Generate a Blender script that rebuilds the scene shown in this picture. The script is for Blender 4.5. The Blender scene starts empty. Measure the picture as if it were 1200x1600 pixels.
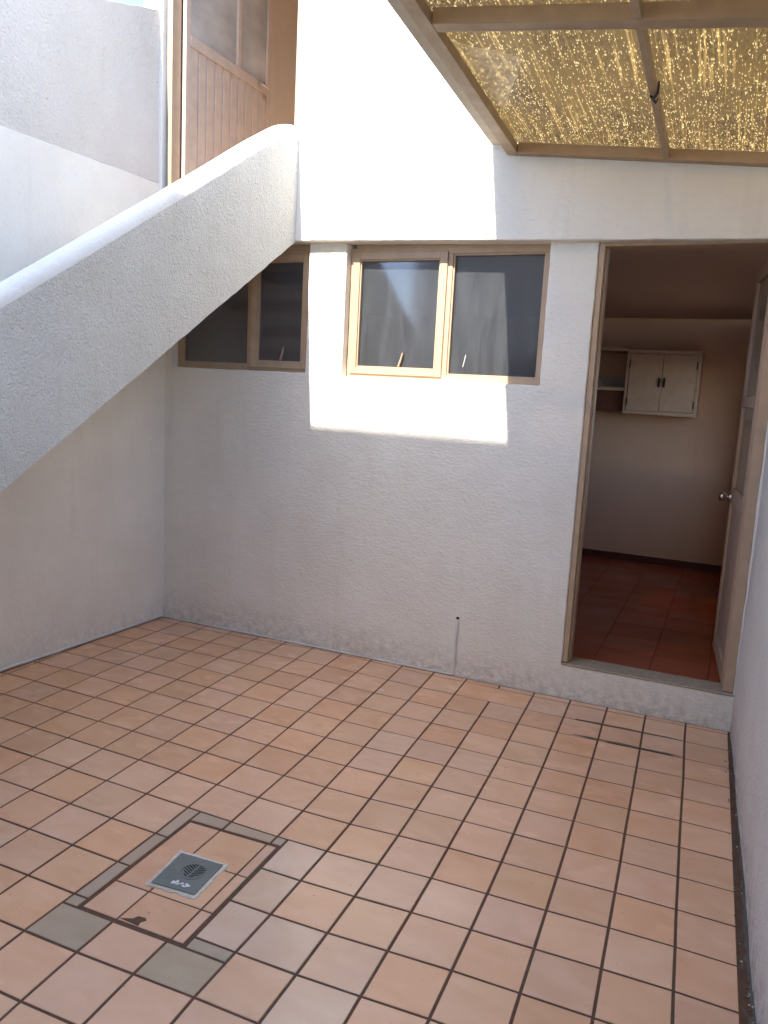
import bpy, bmesh, math, random
from mathutils import Vector, Matrix, noise
random.seed(7)
scene = bpy.context.scene
COL = scene.collection
# ------------------------------------------------------------ camera
cam_d = bpy.data.cameras.new('camera'); cam = bpy.data.objects.new('camera', cam_d); COL.objects.link(cam)
R_ = (0.91187, 0.407163, 0.052063); D_ = (0.110345, -0.120983, -0.986503); F_ = (-0.395369, 0.905307, -0.155249)
m = Matrix.Identity(4)
for i in range(3):
    m[i][0] = R_[i]; m[i][1] = -D_[i]; m[i][2] = -F_[i]
m[0][3], m[1][3], m[2][3] = -0.13714, -4.28845, 1.66051
cam.matrix_world = m
cam_d.sensor_fit = 'VERTICAL'; cam_d.sensor_height = 24.0; cam_d.sensor_width = 18.0
cam_d.lens = 24.0 * 1235.06 / 1600.0
cam_d.clip_start = 0.02; cam_d.clip_end = 500
scene.camera = cam
# ------------------------------------------------------------ sky and sun
world = bpy.data.worlds.new('World'); scene.world = world; world.use_nodes = True
nt = world.node_tree; nt.nodes.clear()
sky = nt.nodes.new('ShaderNodeTexSky'); sky.sky_type = 'NISHITA'; sky.sun_disc = False
sky.sun_elevation = math.radians(45); sky.sun_rotation = math.radians(186.3)
sky.altitude = 2200; sky.air_density = 0.8; sky.dust_density = 4.5; sky.ozone_density = 2.0
bg = nt.nodes.new('ShaderNodeBackground'); bg.inputs['Strength'].default_value = .15
out = nt.nodes.new('ShaderNodeOutputWorld')
nt.links.new(sky.outputs[0], bg.inputs[0]); nt.links.new(bg.outputs[0], out.inputs[0])
sl = bpy.data.lights.new('sun', 'SUN'); sl.energy = 2.0; sl.angle = math.radians(0.53); sl.color = (1.0, 0.93, 0.84)
so = bpy.data.objects.new('sun', sl); COL.objects.link(so)
so.rotation_euler = Vector((0.11, 1.0, -1.0)).to_track_quat('-Z', 'Y').to_euler()
so.location = (-1, -8, 9)
scene.view_settings.view_transform = 'Standard'; scene.view_settings.look = 'None'
scene.view_settings.gamma = 1.0; scene.view_settings.use_curve_mapping = False
scene.view_settings.exposure = 2.62
scene.render.engine = 'CYCLES'
scene.cycles.max_bounces = 8; scene.cycles.diffuse_bounces = 6; scene.cycles.glossy_bounces = 3; scene.cycles.transparent_max_bounces = 10
scene.cycles.sample_clamp_indirect = 6.0
scene.cycles.caustics_refractive = False; scene.cycles.caustics_reflective = False

# ------------------------------------------------------------ materials
class NT:
    def __init__(s, name):
        s.m = bpy.data.materials.new(name); s.m.use_nodes = True
        s.t = s.m.node_tree; s.t.nodes.clear()
        s.o = s.n('ShaderNodeOutputMaterial')
        s.tc = s.n('ShaderNodeTexCoord')
        s.geo = s.n('ShaderNodeNewGeometry')
    def n(s, typ, **kw):
        nd = s.t.nodes.new(typ)
        for k, v in kw.items(): setattr(nd, k, v)
        return nd
    def l(s, a, b): s.t.links.new(a, b)
    def put(s, sock, v):
        if isinstance(v, bpy.types.NodeSocket): s.l(v, sock)
        else: sock.default_value = v
    def pos(s, scale=(1, 1, 1), off=(0, 0, 0)):
        mp = s.n('ShaderNodeMapping'); mp.inputs['Scale'].default_value = scale; mp.inputs['Location'].default_value = off
        s.l(s.geo.outputs['Position'], mp.inputs['Vector']); return mp.outputs[0]
    def noise(s, vec, scale, detail=4, rough=.55, dist=0.0):
        nd = s.n('ShaderNodeTexNoise'); s.l(vec, nd.inputs['Vector'])
        nd.inputs['Scale'].default_value = scale; nd.inputs['Detail'].default_value = detail
        nd.inputs['Roughness'].default_value = rough; nd.inputs['Distortion'].default_value = dist
        return nd.outputs['Fac']
    def vor(s, vec, scale, feature='F1', out='Distance', rnd=1.0):
        nd = s.n('ShaderNodeTexVoronoi', feature=feature); s.l(vec, nd.inputs['Vector'])
        nd.inputs['Scale'].default_value = scale; nd.inputs['Randomness'].default_value = rnd
        return nd.outputs[out]
    def ramp(s, fac, stops, interp='LINEAR'):
        nd = s.n('ShaderNodeValToRGB'); nd.color_ramp.interpolation = interp
        e = nd.color_ramp.elements
        while len(e) < len(stops): e.new(0.5)
        for i, (p, c) in enumerate(stops):
            e[i].position = p; e[i].color = c if len(c) == 4 else (*c, 1)
        s.l(fac, nd.inputs[0]); return nd.outputs[0]
    def mr(s, v, a, b, c=0.0, d=1.0):
        nd = s.n('ShaderNodeMapRange'); s.put(nd.inputs[0], v)
        for i, x in enumerate((a, b, c, d)): nd.inputs[i + 1].default_value = x
        return nd.outputs[0]
    def math(s, op, a, b=0.0):
        nd = s.n('ShaderNodeMath', operation=op); s.put(nd.inputs[0], a); s.put(nd.inputs[1], b); return nd.outputs[0]
    def mix(s, fac, a, b, blend='MIX'):
        nd = s.n('ShaderNodeMix', data_type='RGBA', blend_type=blend)
        s.put(nd.inputs[0], fac)
        s.put(nd.inputs[6], a if isinstance(a, bpy.types.NodeSocket) else (*a, 1))
        s.put(nd.inputs[7], b if isinstance(b, bpy.types.NodeSocket) else (*b, 1))
        return nd.outputs[2]
    def bump(s, h, strength=1.0, dist=0.002, normal=None):
        nd = s.n('ShaderNodeBump'); s.l(h, nd.inputs['Height'])
        nd.inputs['Strength'].default_value = strength; nd.inputs['Distance'].default_value = dist
        if normal is not None: s.l(normal, nd.inputs['Normal'])
        return nd.outputs[0]
    def pbr(s, color, rough=.6, normal=None, metallic=0.0, spec=0.5, coat=0.0):
        b = s.n('ShaderNodeBsdfPrincipled')
        s.put(b.inputs['Base Color'], color if isinstance(color, bpy.types.NodeSocket) else (*color, 1))
        s.put(b.inputs['Roughness'], rough); b.inputs['Metallic'].default_value = metallic
        b.inputs['Specular IOR Level'].default_value = spec
        b.inputs['Coat Weight'].default_value = coat
        if normal is not None: s.l(normal, b.inputs['Normal'])
        return b.outputs[0]
    def done(s, shader): s.l(shader, s.o.inputs['Surface']); return s.m

def plaster(name, col=(.80, .79, .775), grain=60.0, depth=.004, coarse=18.0, cdepth=.006, base_dirt=0.0, stretch=(1, 1, 1), pits=.35):
    k = NT(name); p = k.pos(stretch)
    n1 = k.noise(p, grain, 5, .62); n2 = k.noise(p, coarse, 3, .5); n3 = k.noise(k.pos(), 2.2, 4, .6)
    v = k.vor(p, grain * .8)
    h = k.math('ADD', k.mr(n1, .35, .7), k.math('MULTIPLY', v, -.5))
    b1 = k.bump(h, 1.0, depth); b2 = k.bump(n2, 1.0, cdepth, b1)
    c = k.mix(k.mr(n3, .3, .72), col, tuple(x * f for x, f in zip(col, (.90, .89, .87))))
    drip = k.noise(k.pos((7, 7, .7)), 1.4, 4, .6)
    c = k.mix(k.mr(drip, .58, .74, 0, .30), c, tuple(x * f for x, f in zip(col, (.78, .745, .69))))
    pit_shade = k.mr(n1, .30, .40, 1.0, 0.0)
    c = k.mix(k.math('MULTIPLY', pit_shade, pits), c, tuple(x * .72 for x in col))  # shade inside the hollows is painted as a darker tone
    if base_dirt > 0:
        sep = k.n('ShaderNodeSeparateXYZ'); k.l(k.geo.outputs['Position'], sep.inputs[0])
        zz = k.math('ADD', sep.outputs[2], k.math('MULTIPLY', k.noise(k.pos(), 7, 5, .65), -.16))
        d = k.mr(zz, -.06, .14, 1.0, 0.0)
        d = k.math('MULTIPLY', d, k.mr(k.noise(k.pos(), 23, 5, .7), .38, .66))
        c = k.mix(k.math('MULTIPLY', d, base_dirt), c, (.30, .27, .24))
    return k.done(k.pbr(c, .88, b2, spec=.25))

M = {}
WP = (.86, .835, .755)
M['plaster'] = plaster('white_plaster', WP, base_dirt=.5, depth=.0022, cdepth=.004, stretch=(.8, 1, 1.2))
M['plaster_upper'] = plaster('white_plaster_upper', WP, depth=.0018, cdepth=.004, stretch=(.75, 1, 1.25))
M['plaster_coarse'] = plaster('rough_cast_plaster', WP, 105, .0075, 34, .007, pits=.25)
M['plaster_band'] = plaster('trowelled_band_plaster', (.79, .755, .69), 40, .0014, 8, .006)
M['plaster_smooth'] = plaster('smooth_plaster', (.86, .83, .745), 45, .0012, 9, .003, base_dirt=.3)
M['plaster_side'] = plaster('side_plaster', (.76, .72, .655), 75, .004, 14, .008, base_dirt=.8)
M['neighbour'] = plaster('rear_plaster', (.82, .72, .58), 30, .003, 6, .01)
M['room_wall'] = plaster('room_wall_paint', (.72, .47, .30), 30, .0006, 4, .002)
M['room_ceiling'] = plaster('room_ceiling_paint', (.58, .44, .34), 30, .0006, 4, .002)
M['upper_room'] = plaster('upper_room_paint', (.74, .62, .50), 30, .0006, 4, .002)

def painted_metal(name, col, rough=.42, wear=.25):
    k = NT(name)
    n1 = k.noise(k.pos(), 14, 5, .6); n2 = k.noise(k.pos((1, 1, 1)), 90, 4, .7)
    c = k.mix(k.mr(n1, .3, .75), col, tuple(x * .84 for x in col))
    c = k.mix(k.math('MULTIPLY', k.mr(n2, .66, .74), wear), c, tuple(x * .45 for x in col))
    return k.done(k.pbr(c, k.mr(n1, .3, .7, rough - .07, rough + .12), k.bump(n2, .4, .0006), spec=.4))
M['beige'] = painted_metal('beige_paint', (.50, .365, .245))
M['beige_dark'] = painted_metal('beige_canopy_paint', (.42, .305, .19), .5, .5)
M['grey_shade'] = painted_metal('wall_edge_shade', (.30, .285, .27), .5, .4)  # grey stands in for shade on the wall edge by the upper door
M['beige_flash'] = painted_metal('weathered_flashing_paint', (.50, .44, .34), .6, .8)
M['beige_door'] = painted_metal('beige_door_paint', (.70, .55, .42))
M['room_door'] = painted_metal('beige_room_door_paint', (.50, .35, .245))

M['cream'] = painted_metal('cream_cabinet_paint', (.60, .42, .27), .4, .1)
M['brown_panel'] = painted_metal('brown_panel', (.16, .055, .025), .5, .2)
M['dark_metal'] = painted_metal('dark_metal', (.03, .028, .026), .4, .1)
M['grey_plastic'] = painted_metal('grey_drain_plate', (.18, .19, .17), .5, .9)
M['black'] = painted_metal('black_gap', (.012, .011, .010), .8, .0)
M['chrome'] = NT('brushed_steel'); M['chrome'] = M['chrome'].done(M['chrome'].pbr((.55, .50, .45), .3, metallic=1.0))
M['white_paint'] = painted_metal('white_pipe_paint', (.74, .72, .69), .5, .5)
M['wood_skirt'] = painted_metal('dark_red_skirting', (.11, .03, .015), .35, .2)

def tile_mat(name, base, var, rough=.19, scale=1.0, streak=.5):
    k = NT(name)
    oi = k.n('ShaderNodeObjectInfo')
    off = k.n('ShaderNodeVectorMath', operation='ADD'); k.l(k.geo.outputs['Position'], off.inputs[0])
    sc = k.n('ShaderNodeVectorMath', operation='SCALE'); cmb = k.n('ShaderNodeCombineXYZ')
    k.l(oi.outputs['Random'], cmb.inputs[0]); k.l(oi.outputs['Random'], cmb.inputs[1])
    k.l(cmb.outputs[0], sc.inputs[0]); sc.inputs['Scale'].default_value = 41.0; k.l(sc.outputs[0], off.inputs[1])
    mp = k.n('ShaderNodeMapping'); mp.inputs['Scale'].default_value = (5.0, 9.0, 5.0); k.l(off.outputs[0], mp.inputs['Vector'])
    cloud = k.noise(mp.outputs[0], 1.0 * scale, 4, .5, .6)
    fine = k.noise(k.pos(), 260, 3, .7)
    c = k.mix(k.mr(cloud, .25, .75), base, var)
    hs = k.n('ShaderNodeHueSaturation'); k.l(c, hs.inputs['Color'])
    k.l(k.mr(oi.outputs['Random'], 0, 1, .93, 1.07), hs.inputs['Value'])
    rnd2 = k.math('FRACT', k.math('MULTIPLY', oi.outputs['Random'], 17.3))
    k.l(k.mr(rnd2, 0, 1, .92, 1.06), hs.inputs['Saturation'])
    rnd3 = k.math('FRACT', k.math('MULTIPLY', oi.outputs['Random'], 53.7))
    k.l(k.mr(rnd3, 0, 1, .497, .503), hs.inputs['Hue'])
    c = hs.outputs[0]
    overlay = k.noise(k.pos((1, 1, 1)), 1.6, 4, .6)
    c = k.mix(k.mr(overlay, .45, .75, 0, .13), c, tuple(x * .72 for x in base))
    speck = k.noise(k.pos(), 75, 2, .5)
    c = k.mix(k.mr(speck, .74, .77, 0, .7), c, (.05, .03, .02))
    smud = k.noise(k.pos((1, 1.6, 1)), 4, 2, .5)
    r = k.math('ADD', k.mr(smud, .3, .7, rough - .04, rough + .10), k.mr(fine, .4, .7, 0, .05))
    b = k.bump(cloud, .35, .0012); b = k.bump(fine, .25, .0003, b)
    return k.done(k.pbr(c, r, b, spec=.42))
M['tile'] = tile_mat('terracotta_glazed_tile', (.72, .405, .235), (.80, .49, .31))
M['tile_grey'] = tile_mat('grey_green_tile', (.44, .33, .21), (.50, .38, .26))
M['tile_sheen'] = tile_mat('painted_sheen_tile', (.69, .435, .28), (.76, .53, .375), .17)  # floor sheen put into a paler base colour on a few tiles
M['tile_cement'] = tile_mat('cement_smeared_tile', (.47, .35, .25), (.54, .37, .25), .5, 2.5)
M['tile_patch'] = tile_mat('smeared_tile', (.68, .405, .25), (.76, .47, .31), .42, 3.0)
M['room_tile'] = tile_mat('oxblood_room_tile', (.30, .062, .022), (.35, .080, .030), .32, .5)

def grout(name, col, col2, s=30):
    k = NT(name); n1 = k.noise(k.pos(), s, 6, .7); n2 = k.noise(k.pos(), 3.0, 3, .6)
    c = k.mix(k.mr(n2, .35, .65), col, col2); c = k.mix(k.mr(n1, .4, .75, 0, .6), c, tuple(x * .45 for x in col))
    return k.done(k.pbr(c, .9, k.bump(n1, 1.0, .003), spec=.2))
M['grout'] = grout('dark_brown_grout', (.15, .078, .046), (.125, .085, .058))
M['joint'] = grout('greenish_grey_joint_filler', (.17, .13, .09), (.13, .11, .075), 60)
M['mortar'] = grout('grey_mortar', (.16, .135, .115), (.10, .085, .075), 60)
M['room_grout'] = grout('pale_room_grout', (.22, .075, .04), (.19, .06, .03))
M['ground'] = grout('packed_earth', (.16, .12, .09), (.12, .09, .07), 2)
M['cement'] = grout('pale_cement', (.58, .51, .41), (.74, .67, .56), 80)

def window_glass(name, tint=(.66, .72, .78), dust=.085, dcol=(.54, .58, .63)):
    k = NT(name)
    tr = k.n('ShaderNodeBsdfTransparent'); tr.inputs[0].default_value = (*tint, 1)
    gl = k.n('ShaderNodeBsdfGlossy'); gl.inputs['Roughness'].default_value = .09
    nz = k.noise(k.pos((1.2, 1, 1)), 2.5, 2, .5); k.l(k.bump(nz, .10, .003), gl.inputs['Normal'])
    df = k.n('ShaderNodeBsdfDiffuse'); df.inputs[0].default_value = (*dcol, 1)
    fr = k.n('ShaderNodeFresnel'); fr.inputs[0].default_value = 1.5
    m1 = k.n('ShaderNodeMixShader'); k.l(k.math('MULTIPLY', fr.outputs[0], 1.2), m1.inputs[0]); k.l(tr.outputs[0], m1.inputs[1]); k.l(gl.outputs[0], m1.inputs[2])
    streak = k.noise(k.pos((9, 1, 1.6)), 2.2, 4, .6)
    dots = k.mr(k.vor(k.pos(), 52.0), .05, .085, 1.0, 0.0)
    keep = k.mr(k.noise(k.pos(), 9.0, 2, .5), .52, .60, 0, 1)
    dd = k.math('MULTIPLY', dots, keep)
    f = k.math('ADD', k.mr(streak, .3, .75, dust * .7, dust * 1.3), k.math('MULTIPLY', dd, .55))
    m2 = k.n('ShaderNodeMixShader'); k.l(f, m2.inputs[0]); k.l(m1.outputs[0], m2.inputs[1]); k.l(df.outputs[0], m2.inputs[2])
    return k.done(m2.outputs[0])
M['glass'] = window_glass('dusty_window_glass')
M['glass_frosted'] = window_glass('frosted_glass', (.55, .52, .48), .75, (.74, .67, .57))

M['glass_room'] = window_glass('obscured_room_glass', (.55, .47, .38), .30, (.50, .38, .28))
def amber():
    k = NT('amber_textured_glass')
    long_ = k.noise(k.pos((85, 1.5, 1)), 1.0, 3, .6, .15)
    cells = k.n('ShaderNodeTexVoronoi'); k.l(k.pos((215, 58, 1)), cells.inputs['Vector']); cells.inputs['Scale'].default_value = 1.0
    sepc = k.n('ShaderNodeSeparateColor'); k.l(cells.outputs['Color'], sepc.inputs[0])
    blot = k.noise(k.pos((1.6, 1.1, 1)), 1.6, 4, .6, .5)
    thr = k.math('ADD', sepc.outputs[0], k.math('MULTIPLY', k.mr(long_, .35, .68), .34))
    thr = k.math('ADD', thr, k.mr(blot, .35, .7, -.10, .14))
    spark = k.math('MULTIPLY', k.mr(thr, .85, .93), k.mr(cells.outputs['Distance'], .30, .48, 1, 0))
    streak = k.mr(long_, .56, .70)
    base = k.mix(k.mr(k.noise(k.pos((95, 24, 1)), 1.0, 4, .65), .32, .68), (.035, .032, .028), (.20, .185, .16))
    base = k.mix(k.mr(blot, .35, .62), (.17, .15, .105), base)
    c = k.mix(k.math('MULTIPLY', streak, .75), base, (.52, .43, .25))
    c = k.mix(spark, c, (.86, .80, .56))
    tl = k.n('ShaderNodeBsdfTranslucent'); k.l(c, tl.inputs[0])
    tr = k.n('ShaderNodeBsdfTransparent'); k.l(k.mix(.62, c, (.80, .58, .30)), tr.inputs[0])
    df = k.n('ShaderNodeBsdfGlossy'); df.inputs['Roughness'].default_value = .25
    k.l(k.bump(long_, .6, .003), df.inputs['Normal'])
    m1 = k.n('ShaderNodeMixShader'); m1.inputs[0].default_value = .26; k.l(tl.outputs[0], m1.inputs[1]); k.l(tr.outputs[0], m1.inputs[2])
    m2 = k.n('ShaderNodeMixShader'); m2.inputs[0].default_value = .05; k.l(m1.outputs[0], m2.inputs[1]); k.l(df.outputs[0], m2.inputs[2])
    return k.done(m2.outputs[0])
M['amber'] = amber()

# ------------------------------------------------------------ object helpers
def tag(o, label=None, cat=None, group=None, kind=None):
    if label: o['label'] = label
    if cat: o['category'] = cat
    if group: o['group'] = group
    if kind: o['kind'] = kind
    return o
def empty(name, loc=(0, 0, 0), label=None, cat=None, group=None, parent=None):
    o = bpy.data.objects.new(name, None); COL.objects.link(o); o.location = loc; o.empty_display_size = .1
    if parent: o.parent = parent
    return tag(o, label, cat, group)
def finish(name, bm, mat, parent=None, smooth=None, bevel=0.0, segs=2, angle=35):
    bmesh.ops.recalc_face_normals(bm, faces=bm.faces)
    me = bpy.data.meshes.new(name); bm.to_mesh(me); bm.free()
    for mm in (mat if isinstance(mat, (list, tuple)) else [mat]): me.materials.append(M[mm] if isinstance(mm, str) else mm)
    if smooth is not None:
        for p in me.polygons: p.use_smooth = True
        me.set_sharp_from_angle(angle=math.radians(smooth))
    o = bpy.data.objects.new(name, me); COL.objects.link(o)
    if parent is not None:
        o.parent = parent; o.matrix_parent_inverse = Matrix.Translation(-world_loc(parent))
    if bevel > 0:
        md = o.modifiers.new('bevel', 'BEVEL'); md.width = bevel; md.segments = segs; md.limit_method = 'ANGLE'; md.angle_limit = math.radians(angle)
        md.harden_normals = False
        for p in me.polygons: p.use_smooth = True
        me.set_sharp_from_angle(angle=math.radians(50))
    return o
def world_loc(o):
    v = Vector(o.location)
    if o.parent is not None and o.type == 'EMPTY' and o.parent.type == 'EMPTY': v += world_loc(o.parent)
    return v
def box(bm, x0, x1, y0, y1, z0, z1, f=None):
    vs = [Vector((x, y, z)) for x in (x0, x1) for y in (y0, y1) for z in (z0, z1)]
    if f: vs = [Vector(f(v)) for v in vs]
    v = [bm.verts.new(c) for c in vs]
    for q in ((0, 1, 3, 2), (4, 6, 7, 5), (0, 4, 5, 1), (2, 3, 7, 6), (0, 2, 6, 4), (1, 5, 7, 3)):
        bm.faces.new([v[i] for i in q])
def boxo(name, mat, parent, *b, f=None, bevel=.002):
    bm = bmesh.new(); box(bm, *b, f=f); return finish(name, bm, mat, parent, bevel=bevel)
def tube(bm, pts, r, n=10, cap=True):
    rings = []
    pts = [Vector(p) for p in pts]
    for i, p in enumerate(pts):
        d = (pts[min(i + 1, len(pts) - 1)] - pts[max(i - 1, 0)]).normalized()
        a = d.orthogonal().normalized() if i == 0 else (rings_a - d * rings_a.dot(d)).normalized()
        rings_a = a; b = d.cross(a)
        rr = r[i] if isinstance(r, (list, tuple)) else r
        rings.append([bm.verts.new(p + (a * math.cos(t) + b * math.sin(t)) * rr) for t in [2 * math.pi * k / n for k in range(n)]])
    for A, B in zip(rings, rings[1:]):
        for k in range(n): bm.faces.new((A[k], A[(k + 1) % n], B[(k + 1) % n], B[k]))
    if cap: bm.faces.new(rings[0][::-1]); bm.faces.new(rings[-1])

def frange(a, b, step):
    n = max(1, int(round((b - a) / step))); return [a + (b - a) * i / n for i in range(n + 1)]
def rough_panel(name, mat, parent, O, U, V, N, u0, u1, v0, v1, holes=(), thick=.15, res=.045, amp=.0018, wob=.003, warp=None, keepback=True, seed=0.0):
    """plaster slab: front grid with openings, displaced by noise; U,V span it, N points out of the front."""
    O, U, V, N = Vector(O), Vector(U), Vector(V), Vector(N)
    bu = sorted({u0, u1} | {h[0] for h in holes} | {h[1] for h in holes})
    bv = sorted({v0, v1} | {h[2] for h in holes} | {h[3] for h in holes})
    us = []; vs = []
    for a, b in zip(bu, bu[1:]): us += frange(a, b, res)[:-1]
    us.append(bu[-1])
    for a, b in zip(bv, bv[1:]): vs += frange(a, b, res)[:-1]
    vs.append(bv[-1])
    bm = bmesh.new(); F = {}; B = {}
    def vert(i, j, back):
        D = B if back else F
        if (i, j) not in D:
            u, v = us[i], vs[j]; p0 = Vector((u * 1.0 + seed, v, seed))
            wu = noise.noise(p0 * 9) * wob + noise.noise(p0 * 31) * wob * .6
            wv = noise.noise(p0 * 9 + Vector((7, 3, 1))) * wob + noise.noise(p0 * 31 + Vector((5, 1, 9))) * wob * .6
            uu, vv = u + wu, v + wv
            if warp: uu, vv = warp(uu, vv)
            w = (noise.noise(p0 * 1.3) * 2.2 + noise.noise(p0 * 5) + noise.noise(p0 * 16) * .7) * amp
            D[i, j] = bm.verts.new(O + U * uu + V * vv + N * (-thick if back else w))
        return D[i, j]
    def inhole(u, v): return any(h[0] < u < h[1] and h[2] < v < h[3] for h in holes)
    solid = {}
    for i in range(len(us) - 1):
        for j in range(len(vs) - 1):
            solid[i, j] = not inhole((us[i] + us[i + 1]) / 2, (vs[j] + vs[j + 1]) / 2)
    for (i, j), s in solid.items():
        if not s: continue
        bm.faces.new([vert(i, j, 0), vert(i + 1, j, 0), vert(i + 1, j + 1, 0), vert(i, j + 1, 0)])
        bm.faces.new([vert(i, j, 1), vert(i, j + 1, 1), vert(i + 1, j + 1, 1), vert(i + 1, j, 1)])
        for di, dj, a, b in ((0, -1, (i, j), (i + 1, j)), (1, 0, (i + 1, j), (i + 1, j + 1)), (0, 1, (i + 1, j + 1), (i, j + 1)), (-1, 0, (i, j + 1), (i, j))):
            if not solid.get((i + di, j + dj), False):
                bm.faces.new([vert(*b, 0), vert(*a, 0), vert(*a, 1), vert(*b, 1)])
    return finish(name, bm, mat, parent, smooth=40, bevel=.006, segs=2, angle=60)

# ------------------------------------------------------------ ground and courtyard floor
bm = bmesh.new(); bmesh.ops.create_grid(bm, x_segments=1, y_segments=1, size=60); bmesh.ops.translate(bm, vec=(0, 0, -.25), verts=bm.verts)
tag(finish('ground', bm, 'ground'), kind='structure')

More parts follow.
